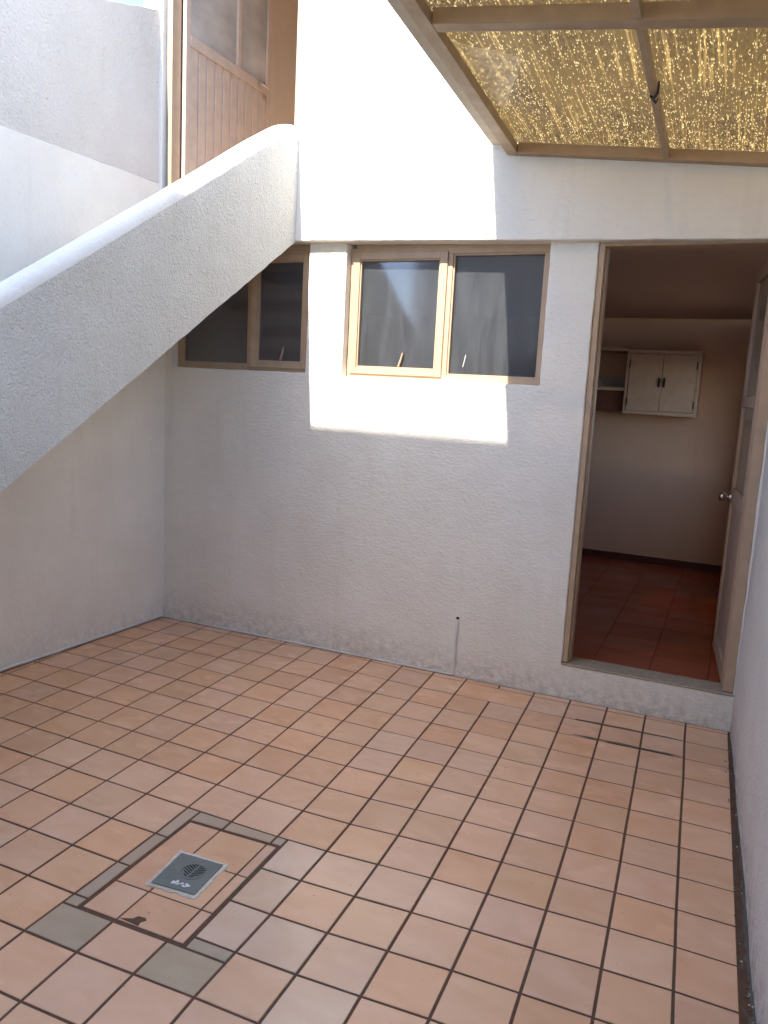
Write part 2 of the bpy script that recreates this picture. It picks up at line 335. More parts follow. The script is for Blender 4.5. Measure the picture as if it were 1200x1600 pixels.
GX0,GY0=-19,-16
GRID=[[(-3866,-4812),(-3662,-4810),(-3457,-4808),(-3253,-4806),(-3048,-4804),(-2844,-4802),(-2640,-4800),(-2435,-4797),(-2231,-4795),(-2026,-4793),(-1822,-4791),(-1617,-4789),(-1413,-4787),(-1208,-4785),(-1004,-4783),(-800,-4781),(-595,-4779),(-391,-4777),(-186,-4775),(18,-4773),(222,-4771),(427,-4769)],
[(-3875,-4606),(-3671,-4604),(-3466,-4602),(-3262,-4600),(-3058,-4598),(-2853,-4596),(-2649,-4594),(-2444,-4592),(-2240,-4590),(-2036,-4588),(-1831,-4586),(-1627,-4584),(-1422,-4582),(-1218,-4580),(-1013,-4578),(-809,-4576),(-605,-4574),(-400,-4572),(-196,-4570),(9,-4568),(213,-4566),(418,-4564)],
[(-3885,-4401),(-3680,-4399),(-3476,-4397),(-3272,-4395),(-3067,-4393),(-2863,-4391),(-2658,-4389),(-2454,-4387),(-2249,-4385),(-2045,-4383),(-1840,-4381),(-1636,-4379),(-1432,-4377),(-1227,-4375),(-1023,-4373),(-818,-4371),(-614,-4369),(-410,-4367),(-205,-4365),(-1,-4363),(204,-4361),(408,-4359)],
[(-3894,-4196),(-3690,-4194),(-3485,-4192),(-3281,-4190),(-3076,-4188),(-2872,-4186),(-2668,-4184),(-2463,-4182),(-2259,-4180),(-2054,-4178),(-1850,-4176),(-1645,-4174),(-1441,-4172),(-1237,-4170),(-1032,-4167),(-828,-4165),(-623,-4163),(-419,-4161),(-214,-4159),(-10,-4157),(194,-4155),(399,-4153)],
[(-3903,-3990),(-3699,-3988),(-3495,-3986),(-3290,-3984),(-3086,-3982),(-2881,-3980),(-2677,-3978),(-2472,-3976),(-2268,-3974),(-2064,-3972),(-1859,-3970),(-1655,-3968),(-1450,-3966),(-1246,-3964),(-1042,-3962),(-837,-3960),(-633,-3958),(-428,-3956),(-224,-3954),(-19,-3952),(185,-3950),(390,-3948)],
[(-3913,-3785),(-3708,-3783),(-3504,-3781),(-3300,-3779),(-3095,-3777),(-2891,-3775),(-2686,-3773),(-2482,-3771),(-2277,-3769),(-2073,-3767),(-1868,-3765),(-1664,-3763),(-1460,-3761),(-1255,-3759),(-1051,-3757),(-846,-3755),(-642,-3753),(-438,-3751),(-233,-3749),(-29,-3747),(176,-3745),(380,-3743)],
[(-3922,-3580),(-3718,-3578),(-3513,-3576),(-3309,-3574),(-3104,-3572),(-2900,-3570),(-2696,-3568),(-2491,-3566),(-2287,-3564),(-2082,-3562),(-1878,-3560),(-1674,-3558),(-1469,-3556),(-1265,-3554),(-1060,-3552),(-856,-3550),(-651,-3548),(-447,-3546),(-242,-3544),(-38,-3542),(166,-3540),(371,-3537)],
[(-3932,-3374),(-3727,-3372),(-3523,-3370),(-3318,-3368),(-3114,-3366),(-2909,-3364),(-2705,-3362),(-2500,-3360),(-2296,-3358),(-2092,-3356),(-1887,-3354),(-1683,-3352),(-1478,-3350),(-1274,-3348),(-1070,-3346),(-865,-3344),(-661,-3342),(-456,-3340),(-252,-3338),(-47,-3336),(157,-3334),(361,-3332)],
[(-3941,-3169),(-3736,-3167),(-3532,-3165),(-3328,-3163),(-3123,-3161),(-2919,-3159),(-2714,-3157),(-2510,-3155),(-2306,-3153),(-2102,-3150),(-1898,-3147),(-1694,-3145),(-1490,-3141),(-1287,-3137),(-1082,-3135),(-876,-3137),(-670,-3136),(-466,-3135),(-261,-3133),(-57,-3131),(148,-3129),(352,-3127)],
[(-3950,-2964),(-3746,-2962),(-3541,-2960),(-3337,-2958),(-3132,-2956),(-2928,-2954),(-2724,-2952),(-2519,-2950),(-2315,-2946),(-2114,-2941),(-1912,-2938),(-1707,-2935),(-1505,-2928),(-1303,-2920),(-1100,-2916),(-892,-2919),(-684,-2923),(-477,-2926),(-271,-2927),(-66,-2926),(138,-2924),(343,-2922)],
[(-3960,-2758),(-3755,-2756),(-3551,-2754),(-3346,-2752),(-3142,-2750),(-2937,-2748),(-2733,-2746),(-2528,-2744),(-2323,-2739),(-2120,-2736),(-1919,-2734),(-1716,-2730),(-1514,-2722),(-1311,-2714),(-1108,-2710),(-904,-2705),(-703,-2695),(-496,-2699),(-286,-2711),(-77,-2716),(129,-2718),(333,-2716)],
[(-3969,-2553),(-3764,-2551),(-3560,-2549),(-3356,-2547),(-3151,-2545),(-2947,-2543),(-2742,-2542),(-2536,-2541),(-2330,-2538),(-2124,-2536),(-1920,-2536),(-1720,-2531),(-1518,-2522),(-1312,-2518),(-1110,-2512),(-911,-2501),(-714,-2487),(-510,-2484),(-305,-2484),(-97,-2490),(116,-2506),(324,-2510)],
[(-3978,-2348),(-3774,-2346),(-3569,-2344),(-3365,-2342),(-3161,-2340),(-2956,-2338),(-2751,-2338),(-2545,-2339),(-2337,-2338),(-2128,-2338),(-1921,-2339),(-1718,-2336),(-1516,-2329),(-1312,-2325),(-1113,-2317),(-917,-2303),(-719,-2289),(-518,-2282),(-317,-2276),(-114,-2273),(96,-2282),(312,-2302)],
[(-3988,-2143),(-3783,-2141),(-3579,-2138),(-3375,-2136),(-3172,-2134),(-2968,-2134),(-2761,-2134),(-2553,-2135),(-2344,-2138),(-2133,-2139),(-1924,-2140),(-1721,-2138),(-1519,-2136),(-1315,-2131),(-1117,-2120),(-922,-2105),(-724,-2094),(-525,-2084),(-326,-2074),(-125,-2067),(82,-2069),(300,-2091)],
[(-3997,-1937),(-3793,-1935),(-3592,-1932),(-3392,-1928),(-3190,-1925),(-2983,-1926),(-2772,-1927),(-2563,-1929),(-2352,-1933),(-2141,-1936),(-1933,-1939),(-1728,-1942),(-1523,-1943),(-1319,-1937),(-1123,-1921),(-928,-1905),(-730,-1896),(-532,-1886),(-334,-1875),(-134,-1868),(71,-1869),(289,-1886)],
[(-4006,-1732),(-3806,-1729),(-3620,-1721),(-3421,-1718),(-3208,-1718),(-2996,-1718),(-2784,-1720),(-2572,-1723),(-2361,-1727),(-2150,-1732),(-1942,-1737),(-1736,-1741),(-1530,-1741),(-1326,-1736),(-1131,-1719),(-937,-1703),(-737,-1695),(-539,-1686),(-342,-1676),(-144,-1672),(61,-1672),(279,-1683)],
[(-4016,-1527),(-3821,-1522),(-3639,-1512),(-3436,-1510),(-3220,-1512),(-3006,-1514),(-2794,-1516),(-2582,-1518),(-2371,-1522),(-2159,-1528),(-1948,-1533),(-1742,-1535),(-1539,-1534),(-1338,-1527),(-1142,-1513),(-946,-1501),(-746,-1492),(-547,-1485),(-350,-1478),(-152,-1474),(52,-1473),(270,-1480)],
[(-4025,-1321),(-3832,-1315),(-3648,-1303),(-3444,-1302),(-3230,-1305),(-3016,-1308),(-2805,-1311),(-2593,-1313),(-2381,-1316),(-2168,-1321),(-1957,-1326),(-1751,-1326),(-1550,-1323),(-1351,-1315),(-1153,-1306),(-954,-1299),(-755,-1290),(-557,-1284),(-360,-1278),(-161,-1271),(44,-1269),(261,-1275)],
[(-4035,-1116),(-3840,-1107),(-3655,-1092),(-3451,-1090),(-3240,-1092),(-3027,-1096),(-2815,-1102),(-2603,-1106),(-2391,-1108),(-2180,-1111),(-1972,-1114),(-1765,-1116),(-1562,-1113),(-1363,-1105),(-1163,-1100),(-962,-1097),(-763,-1092),(-566,-1084),(-368,-1075),(-169,-1067),(36,-1065),(252,-1070)],
[(-4044,-911),(-3848,-901),(-3662,-884),(-3459,-879),(-3248,-879),(-3035,-883),(-2823,-889),(-2612,-895),(-2403,-899),(-2195,-901),(-1987,-902),(-1779,-905),(-1575,-906),(-1375,-902),(-1173,-897),(-971,-895),(-771,-892),(-574,-885),(-376,-874),(-176,-865),(30,-862),(244,-865)],
[(-4053,-705),(-3857,-697),(-3668,-682),(-3465,-677),(-3254,-676),(-3041,-678),(-2831,-682),(-2622,-686),(-2415,-688),(-2208,-691),(-1998,-694),(-1790,-697),(-1585,-701),(-1384,-700),(-1184,-695),(-982,-691),(-781,-686),(-583,-680),(-385,-671),(-183,-663),(22,-660),(235,-661)],
[(-4062,-500),(-3864,-494),(-3670,-484),(-3468,-481),(-3261,-480),(-3051,-479),(-2839,-479),(-2630,-477),(-2423,-475),(-2216,-477),(-2007,-483),(-1799,-489),(-1594,-492),(-1393,-491),(-1195,-485),(-994,-480),(-791,-476),(-593,-469),(-394,-460),(-193,-455),(12,-454),(226,-456)],
[(-4072,-295),(-3870,-291),(-3672,-285),(-3471,-284),(-3267,-282),(-3058,-279),(-2846,-275),(-2638,-265),(-2433,-256),(-2227,-254),(-2019,-261),(-1811,-273),(-1606,-277),(-1405,-273),(-1206,-270),(-1004,-271),(-801,-270),(-603,-264),(-404,-255),(-203,-250),(3,-248),(217,-251)],
[(-4081,-90),(-3878,-86),(-3678,-80),(-3476,-78),(-3272,-79),(-3062,-77),(-2852,-70),(-2648,-49),(-2444,-32),(-2239,-29),(-2034,-37),(-1827,-56),(-1620,-64),(-1416,-62),(-1216,-61),(-1014,-64),(-811,-65),(-612,-60),(-412,-52),(-210,-46),(-2,-45),(210,-46)],
[(-4090,116),(-3886,119),(-3684,125),(-3483,127),(-3279,126),(-3068,127),(-2861,132),(-2658,157),(-2454,176),(-2250,180),(-2046,172),(-1840,152),(-1632,143),(-1428,143),(-1227,144),(-1024,145),(-820,146),(-617,148),(-414,152),(-210,155),(-3,157),(202,158)],
[(-4100,321),(-3895,323),(-3691,326),(-3488,329),(-3284,330),(-3077,332),(-2873,334),(-2669,340),(-2464,350),(-2260,355),(-2056,354),(-1851,348),(-1645,346),(-1442,347),(-1238,349),(-1033,351),(-829,353),(-625,355),(-420,357),(-216,359),(-11,361),(193,363)]]
def gp(k, j):
    x, y = GRID[j - GY0][k - GX0]; return (x / 1000, y / 1000)
def clip(poly, px, py, nx, ny):            # keep the side with (p-P).n >= 0
    outp = []
    for i in range(len(poly)):
        a, b = poly[i], poly[(i + 1) % len(poly)]
        da = (a[0] - px) * nx + (a[1] - py) * ny; db = (b[0] - px) * nx + (b[1] - py) * ny
        if da >= 0: outp.append(a)
        if da * db < 0:
            t = da / (da - db); outp.append((a[0] + (b[0] - a[0]) * t, a[1] + (b[1] - a[1]) * t))
    return outp
def area(p): return .5 * sum(p[i][0] * p[(i + 1) % len(p)][1] - p[(i + 1) % len(p)][0] * p[i][1] for i in range(len(p)))
def inset(p, d):
    if area(p) < 0: p = p[::-1]
    q = p
    for i in range(len(p)):
        a, b = p[i], p[(i + 1) % len(p)]; L = math.hypot(b[0] - a[0], b[1] - a[1])
        if L < 1e-5: continue
        nx, ny = -(b[1] - a[1]) / L, (b[0] - a[0]) / L
        q = clip(q, a[0] + nx * d, a[1] + ny * d, nx, ny)
        if len(q) < 3: return []
    r = []
    for v in q:
        if not r or math.hypot(v[0] - r[-1][0], v[1] - r[-1][1]) > .002: r.append(v)
    return r
def tile_bm(bm, poly, ztop=0.0, depth=.014, bev=.0016, tilt=.0006, seed=0.0):
    q = inset(poly, bev)
    if len(q) < 3: return False
    if area(poly) < 0: poly = poly[::-1]
    if len(q) != len(poly):
        q0 = inset(poly, 1e-4)
        if len(q0) != len(q): return False
        poly = q0
    rx, ry, rz = random.uniform(-tilt, tilt), random.uniform(-tilt, tilt), random.uniform(-tilt, tilt)
    cx = sum(v[0] for v in q) / len(q); cy = sum(v[1] for v in q) / len(q)
    zz = lambda v: ztop + rz + (v[0] - cx) * rx * 10 + (v[1] - cy) * ry * 10
    # align q to poly start
    best = min(range(len(q)), key=lambda s: (q[s][0] - poly[0][0]) ** 2 + (q[s][1] - poly[0][1]) ** 2); q = q[best:] + q[:best]
    lo = [bm.verts.new((v[0], v[1], ztop - depth)) for v in poly]
    mi = [bm.verts.new((v[0], v[1], zz(v) - bev * .9)) for v in poly]
    hi = [bm.verts.new((v[0], v[1], zz(v))) for v in q]
    n = len(q)
    for i in range(n):
        j = (i + 1) % n
        bm.faces.new((lo[i], lo[j], mi[j], mi[i])); bm.faces.new((mi[i], mi[j], hi[j], hi[i]))
    bm.faces.new(hi)
    return True

YB, XW = -5.2, .0425
def xr(y): return -.0425 * y            # face of the right wall
bm = bmesh.new()
v = [bm.verts.new(c) for c in ((-3.9, .1, -.0024), (-3.9, YB - .1, -.0024), (.5, YB - .1, -.0024), (.2, .1, -.0024))]
bm.faces.new(v)
floor = tag(finish('floor', bm, 'grout'), kind='structure')
# corners of the access cover, far-left, far-right, near-right, near-left
LID = [(-1.861, -2.019), (-1.486, -2.003), (-1.467, -2.562), (-1.852, -2.573)]
def outside_lid(poly):
    pieces = []; rest = poly; n = 4
    order = [2, 3, 1, 0] if sum(p[1] for p in poly) / len(poly) < -2.55 else [3, 1, 0, 2]
    for e in order:
        a, b = LID[e], LID[(e + 1) % 4]
        L = math.hypot(b[0] - a[0], b[1] - a[1]); nx, ny = (b[1] - a[1]) / L, -(b[0] - a[0]) / L
        c = (sum(p[0] for p in LID) / 4 - a[0]) * nx + (sum(p[1] for p in LID) / 4 - a[1]) * ny
        if c < 0: nx, ny = -nx, -ny
        g = .010
        piece = clip(rest, a[0] - nx * g, a[1] - ny * g, -nx, -ny)
        if len(piece) >= 3 and abs(area(piece)) > 6e-4: pieces.append(piece)
        rest = clip(rest, a[0] - nx * g, a[1] - ny * g, nx, ny)
        if len(rest) < 3: break
    return pieces
GAP = .0047
FM = Matrix.Identity(4)
hidden = bmesh.new(); ntile = 0
def in_view(x, y):
    dx, dy, dz = x + .13714, y + 4.28845, -1.66051
    w = dx * F_[0] + dy * F_[1] + dz * F_[2]
    if w < .2: return False
    u_ = (dx * R_[0] + dy * R_[1] + dz * R_[2]) / w * 1235; v_ = (dx * D_[0] + dy * D_[1] + dz * D_[2]) / w * 1235
    return abs(u_) < 640 and abs(v_) < 850
special = {(-7, -5): 'tile_sheen', (-7, -4): 'tile_sheen', (-7, -3): 'tile_sheen', (-5, -6): 'tile_sheen', (-6, -5): 'tile_sheen', (-9, -6): 'tile_grey', (-7, -6): 'tile_grey', (-8, -1): 'tile_patch', (-9, -2): 'tile_patch', (-6, 2): 'tile_patch', (-7, 1): 'tile_patch', (-7, 2): 'tile_patch', (-6, 4): 'tile_patch', (-7, 4): 'tile_patch', (-7,3): 'tile_patch'}
for j in range(GY0, -GY0 - 8):
    if j + 1 - GY0 >= len(GRID): break
    for k in range(-19, 2):
        if k == -5 and j == 6: continue
        kk = 2 if (k == -6 and j == 6) else 1
        P4 = [gp(k, j), gp(k + kk, j), gp(k + kk, j + 1), gp(k, j + 1)]
        poly = P4
        poly = clip(poly, 0, -.006, 0, -1)                      # back wall
        if len(poly) >= 3: poly = clip(poly, -3.647, 0, 1, -.0351)   # left wall
        if k == 0 and len(poly) >= 3:
            poly = clip(poly, -.004, 0, -1, -.027)
        if k > 0: continue
        if len(poly) < 3: continue
        pieces = [poly]
        cut = False
        if -9 <= k <= -7 and -6 <= j <= -3:
            pieces = outside_lid(poly); cut = True
        for pc in pieces:
            if abs(area(pc)) < 5e-4: continue
            q = inset(pc, GAP)
            if len(q) < 3 or abs(area(q)) < 3e-4: continue
            cx = sum(a[0] for a in q) / len(q); cy = sum(a[1] for a in q) / len(q)
            vis = in_view(cx, cy) and ntile < 298
            bmt = bmesh.new() if vis else hidden
            ok = tile_bm(bmt, q, tilt=.0005)
            if vis:
                if not ok: bmt.free(); continue
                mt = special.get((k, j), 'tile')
                small = abs(area(q)) < .018
                if cut and small and cx < -1.48 and cy > -2.55 and (cx < -1.84 or cy > -2.03): mt = 'tile_cement'
                o = finish('tile', bmt, mt, floor); ntile += 1
                if mt == 'tile_grey': o['label'] = 'greyish green discoloured floor tile'
                if mt == 'tile_cement': o['label'] = 'narrow cement-smeared tile strip'
tag(finish('tile', hidden, 'tile', floor), kind='stuff')
print('floor tiles', ntile)
# widened, re-filled joints in front of the doorway
for (xa, ya, xb, yb, w) in ((-.74, -.262, -.215, -.252, .014), (-.715, -.462, -.20, -.446, .013)):
    bm = bmesh.new(); n = 14
    top = []; bot = []
    for i in range(n + 1):
        t = i / n; x = xa + (xb - xa) * t; y = ya + (yb - ya) * t; ww = w * (.55 + .45 * noise.noise((x * 20, y, 3)) + .2) * min(1, 5 * t + .2, 5 * (1 - t) + .2)
        top.append(bm.verts.new((x, y + ww, .0012))); bot.append(bm.verts.new((x, y - ww * .6, .0012)))
    for i in range(n): bm.faces.new((bot[i], bot[i + 1], top[i + 1], top[i]))
    r = bmesh.ops.extrude_face_region(bm, geom=bm.faces[:]); bmesh.ops.translate(bm, vec=(0, 0, -.004), verts=[e for e in r['geom'] if isinstance(e, bmesh.types.BMVert)])
    o = finish('joint_repair', bm, 'joint', floor); o['label'] = 'dark ragged widened joint'
# rough mortar along the foot of the right wall, and crumbs
bm = bmesh.new(); n = 150; rows = []
for i in range(n + 1):
    y = -.01 + (-3.4) * i / n; xa = -.012 + (-.027) * y + .004; xb = xr(y) + .012; row = []
    for t in range(5):
        x = xa + (xb - xa) * t / 4
        h = noise.noise((x * 60, y * 25, 0)) * .007 + noise.noise((x * 150, y * 90, 4)) * .004
        row.append(bm.verts.new((x + noise.noise((y * 30, t, 7)) * .003, y, (-.003 if t == 0 else -.001) + h + (.004 if t > 2 else -.003))))
    rows.append(row)
for A, B in zip(rows, rows[1:]):
    for t in range(4): bm.faces.new((A[t], A[t + 1], B[t + 1], B[t]))
o = tag(finish('mortar_strip', bm, 'mortar', floor, smooth=60), kind='stuff')
bm = bmesh.new()
for i in range(150):
    r = random.random()
    if r < .6: y = -random.random() ** .7 * 2.6; x = xr(y) - random.uniform(.0, .035); s = random.uniform(.002, .0055)
    elif r < .8: x = random.uniform(-3.5, 0); y = -random.uniform(.006, .03); s = random.uniform(.0015, .004)
    else: x = random.uniform(-3.4, -.1); y = -random.uniform(.2, 3.0); s = random.uniform(.001, .0022)
    mtx = Matrix.Translation((x, y, .002)) @ Matrix.Rotation(random.random() * 6, 4, 'Z') @ Matrix.Diagonal((s, s * .7, s * .6, 1))
    bmesh.ops.create_icosphere(bm, subdivisions=1, radius=1, matrix=mtx)
nf = len(bm.faces)
for i, f in enumerate(bm.faces): f.material_index = 1 if (i // 20) % 3 == 0 else 0
tag(finish('grit', bm, ['mortar', 'cement']), 'paint flakes and grit scattered on the tiles and along the wall foot', 'grit', kind='stuff')

# ------------------------------------------------------------ access cover with drain
cover = empty('access_cover', (-1.665, -2.29, 0), 'tiled rectangular access cover set into the floor with a grey drain plate in it', 'access cover')
def lerp(a, b, t): return (a[0] + (b[0] - a[0]) * t, a[1] + (b[1] - a[1]) * t)
def lid(u, v):      # u left-right, v far-near
    return lerp(lerp(LID[0], LID[1], u), lerp(LID[3], LID[2], u), v)
bm = bmesh.new(); box(bm, -1.853, -1.478, -2.562, -2.015, -.03, -.0030)
finish('bed', bm, 'grout', cover)
up, uq = .355, .885; vr1, vr2 = .36, .725
cells = [(0, up, 0, vr2), (0, up, vr2, 1), (up, uq, 0, vr1), (up, uq, vr1, vr2), (up, uq, vr2, 1), (uq, 1, 0, vr1), (uq, 1, vr1, vr2), (uq, 1, vr2, 1)]
DR = [(-1.763, -2.197), (-1.583, -2.185), (-1.569, -2.374), (-1.744, -2.389)]
for (a, b, c, d) in cells:
    poly = [lid(a, c), lid(b, c), lid(b, d), lid(a, d)]
    q = inset(poly, .0035)
    bm = bmesh.new()
    if tile_bm(bm, q, ztop=.0005, depth=.008, tilt=.0003): finish('tile', bm, 'tile', cover)
    else: bm.free()
# broken notch for lifting, at the near edge
bm = bmesh.new()
nx0, ny0 = lid(.52, .985)
pts = [(nx0 - .055, ny0 - .002), (nx0 - .02, ny0 + .014), (nx0 - .012, ny0 + .030), (nx0 + .014, ny0 + .034), (nx0 + .022, ny0 + .026), (nx0 + .012, ny0 + .012), (nx0 + .016, ny0 - .004)]
vv = [bm.verts.new((a, b, .0022)) for a, b in pts]; vl = [bm.verts.new((a, b, -.002)) for a, b in pts]
bm.faces.new(vv[::-1])
for i in range(len(pts)): bm.faces.new((vv[i], vv[(i + 1) % len(pts)], vl[(i + 1) % len(pts)], vl[i]))
o = finish('chipped_notch', bm, 'grout', cover); o['label'] = 'dark chipped lifting notch at the near edge'
# cement surround, plate and slotted grate
dcx = sum(p[0] for p in DR) / 4; dcy = sum(p[1] for p in DR) / 4
bm = bmesh.new(); ring = []
for i in range(4):
    for t in range(10):
        a = lerp(DR[i], DR[(i + 1) % 4], t / 10); s = 1.06 + .10 * noise.noise((a[0] * 40, a[1] * 40, 2)) + .03
        ring.append((dcx + (a[0] - dcx) * s, dcy + (a[1] - dcy) * s))
hi = [bm.verts.new((a, b, .0035)) for a, b in ring]; lo = [bm.verts.new((a, b, -.002)) for a, b in ring]
bm.faces.new(hi)
for i in range(len(ring)): bm.faces.new((hi[i], lo[i], lo[(i + 1) % len(ring)], hi[(i + 1) % len(ring)]))
finish('cement_bedding', bm, 'cement', cover)
def drp(u, v): return lerp(lerp(DR[0], DR[1], u), lerp(DR[3], DR[2], u), v)
bm = bmesh.new()
pl = [drp(.03, .03), drp(.97, .03), drp(.97, .97), drp(.03, .97)]
hi = [bm.verts.new((a, b, .0075)) for a, b in pl]; lo = [bm.verts.new((a, b, .0)) for a, b in pl]
bm.faces.new(hi)
for i in range(4): bm.faces.new((hi[i], lo[i], lo[(i + 1) % 4], hi[(i + 1) % 4]))
plate = finish('drain_plate', bm, 'grey_plastic', cover, bevel=.002)
bm = bmesh.new(); gx, gy, gr = dcx + .012, dcy + .012, .043
ro = [(gx + gr * math.cos(t), gy + gr * math.sin(t)) for t in [2 * math.pi * i / 40 for i in range(40)]]
ri = [(gx + gr * .93 * math.cos(t), gy + gr * .93 * math.sin(t)) for t in [2 * math.pi * i / 40 for i in range(40)]]
A = [bm.verts.new((*p, .0095)) for p in ro]; B = [bm.verts.new((*p, .0095)) for p in ri]; C = [bm.verts.new((*p, .0072)) for p in ro]; D = [bm.verts.new((*p, .0078)) for p in ri]
for i in range(40):
    j = (i + 1) % 40
    bm.faces.new((A[i], A[j], B[j], B[i])); bm.faces.new((C[i], C[j], A[j], A[i])); bm.faces.new((B[i], B[j], D[j], D[i]))
finish('grate_ring', bm, 'grey_plastic', plate, smooth=40)
bm = bmesh.new()
for s in (-1, 1):
    for i in range(7):
        t = -gr * .72 + gr * 1.44 * i / 6
        L = math.sqrt(max(0, (gr * .86) ** 2 - t * t))
        x0_, x1_ = (gx + s * .004, gx + s * max(.008, L))
        def sh(v, t=t, s=s): return (v.x, v.y + (v.x - gx) * .45 * s * 1.0, v.z)
        box(bm, min(x0_, x1_), max(x0_, x1_), gy + t - .0023, gy + t + .0023, .0077, .0083, f=sh)
o = finish('slot', bm, 'black', plate)
bm = bmesh.new()
for i in range(12):
    a = random.uniform(-.03, .035); b = random.uniform(-.052, -.035) - .015
    mtx = Matrix.Translation((gx + a, gy + b - .012, .0078)) @ Matrix.Rotation(random.random() * 3, 4, 'Z') @ Matrix.Diagonal((random.uniform(.003, .011), random.uniform(.002, .006), .0012, 1))
    bmesh.ops.create_icosphere(bm, subdivisions=2, radius=1, matrix=mtx)
finish('paint_splash', bm, 'white_paint', plate, smooth=60)['label'] = 'white paint splashes on the near half of the drain plate'

# ------------------------------------------------------------ house front
house = empty('house_front', (0, 0, 0), 'white plastered house front with a projecting upper storey, two windows and an open doorway', 'house')
W1 = (-3.60, -2.585, 1.725, 2.52); W2 = (-2.335, -1.135, 1.715, 2.52); DO = (-.885, -.004, .195, 2.52)
rough_panel('lower_wall', 'plaster', house, (0, 0, 0), (1, 0, 0), (0, 0, 1), (0, -1, 0), -3.80, .30, -.03, 2.60, holes=(W1, W2, DO), thick=.14, seed=1.0)
UP = (-3.648, -2.678, 2.63, 4.95)
def upwarp(u, v):
    f = max(0.0, 1 - (v - 2.465) / .6); return u, v + f * (-.0205) * (u + 1.35)
rough_panel('upper_wall', 'plaster_upper', house, (0, -.06, 0), (1, 0, 0), (0, 0, 1), (0, -1, 0), -3.80, .30, 2.465, 6.0, holes=(UP,), thick=.135, wob=.0022, warp=upwarp, seed=9.0)
rough_panel('roof_slab', 'plaster_upper', house, (0, -.06, 6.0), (1, 0, 0), (0, 1, 0), (0, 0, 1), -3.80, .30, 0, 3.6, thick=.2, res=.4, seed=3.0)

def window(W, split, sashes, lbl, glass_y=.085):
    x0, x1, z0, z1 = W; z1 = 2.462
    bmf = bmesh.new(); fy0, fy1 = .060, .110; fw = .034
    box(bmf, x0 + .002, x0 + fw, fy0, fy1, z0, z1); box(bmf, x1 - fw, x1 - .002, fy0, fy1, z0, z1)
    box(bmf, x0 + fw, x1 - fw, fy0 + .0003, fy1, z0, z0 + fw); box(bmf, x0 + fw, x1 - fw, fy0 + .0003, fy1, z1 - fw * 1.15, z1 + .03)
    box(bmf, split - .020, split + .020, fy0 + .0006, fy1, z0 + fw, z1 - fw * 1.15)
    w = finish('window', bmf, 'beige', house, bevel=.0022); w['label'] = lbl
    for (a, b, opening) in ((x0 + fw, split - .020, sashes[0]), (split + .020, x1 - fw, sashes[1])):
        za, zb = z0 + fw, z1 - fw * 1.15
        if opening:
            s = .032; bms = bmesh.new(); sy0, sy1 = .048, .075
            box(bms, a - .012, a + s, sy0, sy1, za - .012, zb + .012); box(bms, b - s, b + .012, sy0, sy1, za - .012, zb + .012)
            box(bms, a + s, b - s, sy0 + .0003, sy1, za - .012, za + s - .006); box(bms, a + s, b - s, sy0 + .0003, sy1, zb - s + .006, zb + .012)
            finish('sash', bms, 'beige', w, bevel=.0022)
            # glazing bead
            bmb = bmesh.new(); i0, i1, j0, j1 = a + s, b - s, za + s - .006, zb - s + .006; t = .008
            for q in ((i0, i0 + t, j0, j1), (i1 - t, i1, j0, j1), (i0 + t, i1 - t, j0, j0 + t), (i0 + t, i1 - t, j1 - t, j1)): box(bmb, q[0], q[1], .058, .079, q[2], q[3])
            finish('glazing_bead', bmb, 'beige', w, bevel=.001)
            boxo('pane', 'glass', w, i0 - .004, i1 + .004, .0795, .0835, j0 - .004, j1 + .004, bevel=0)
            bml = bmesh.new(); cx = (i0 * .42 + i1 * .58)
            tube(bml, [(cx - .022, .074, j0 + .012), (cx - .006, .066, j0 + .05), (cx + .006, .062, j0 + .092)], [.0075, .007, .004], 8)
            finish('latch', bml, 'beige', w, smooth=50)
        else:
            bmb = bmesh.new(); t = .010
            for q in ((a, a + t, za, zb), (b - t, b, za, zb), (a + t, b - t, za, za + t), (a + t, b - t, zb - t, zb)): box(bmb, q[0], q[1], .070, .090, q[2], q[3])
            finish('glazing_bead', bmb, 'beige', w, bevel=.001)
            boxo('pane', 'glass', w, a - .004, b + .004, .0905, .0945, za - .004, zb + .004, bevel=0)
    return w
window(W1, -3.03, (False, True), 'beige two-light window half hidden behind the stair')
w2 = window(W2, -1.715, (True, False), 'beige two-light window standing clear beside the doorway')
bm = bmesh.new(); tube(bm, [(-1.605, .088, 1.80), (-1.592, .088, 1.868)], .0022, 6); finish('scratch', bm, 'white_paint', w2)

# lower door: frame, threshold and the leaf standing open into the room
x0, x1 = DO[0], DO[1]
bm = bmesh.new()
box(bm, x0 + .001, x0 + .030, .012, .11, .205, 2.50); box(bm, x1 - .052, x1 - .001, .012, .075, .205, 2.50)
box(bm, x0 + .030, x1 - .052, .0125, .11, 2.435, 2.50)
box(bm, x0 + .030, x0 + .040, .05, .11, .205, 2.435)
dfm = finish('door_frame', bm, 'beige', house, bevel=.002)
rough_panel('threshold', 'cement', house, (0, 0, .200), (1, 0, 0), (0, 1, 0), (0, 0, 1), DO[0], DO[1] + .02, -.006, .15, thick=.012, res=.03, amp=.0006, wob=.002, seed=5.0)
M['threshold'] = grout('threshold_paint', (.46, .38, .28), (.38, .31, .22), 40)
bpy.data.objects['threshold'].data.materials[0] = M['threshold']
H = Vector((-.030, .078, 0)); dirl = Vector((-.127 + .057, .82, 0)).normalized(); nl = Vector((-dirl.y, dirl.x, 0))
def lf(v):   # local: x along the leaf from the hinge, y towards the doorway side (left), z up
    p = H + dirl * v.x + nl * v.y; return (p.x, p.y, v.z)
LW = .745; z0, z1 = .212, 2.425
bm = bmesh.new()
box(bm, 0, .07, 0, .035, z0, z1, f=lf); box(bm, LW - .07, LW, 0, .035, z0, z1, f=lf)
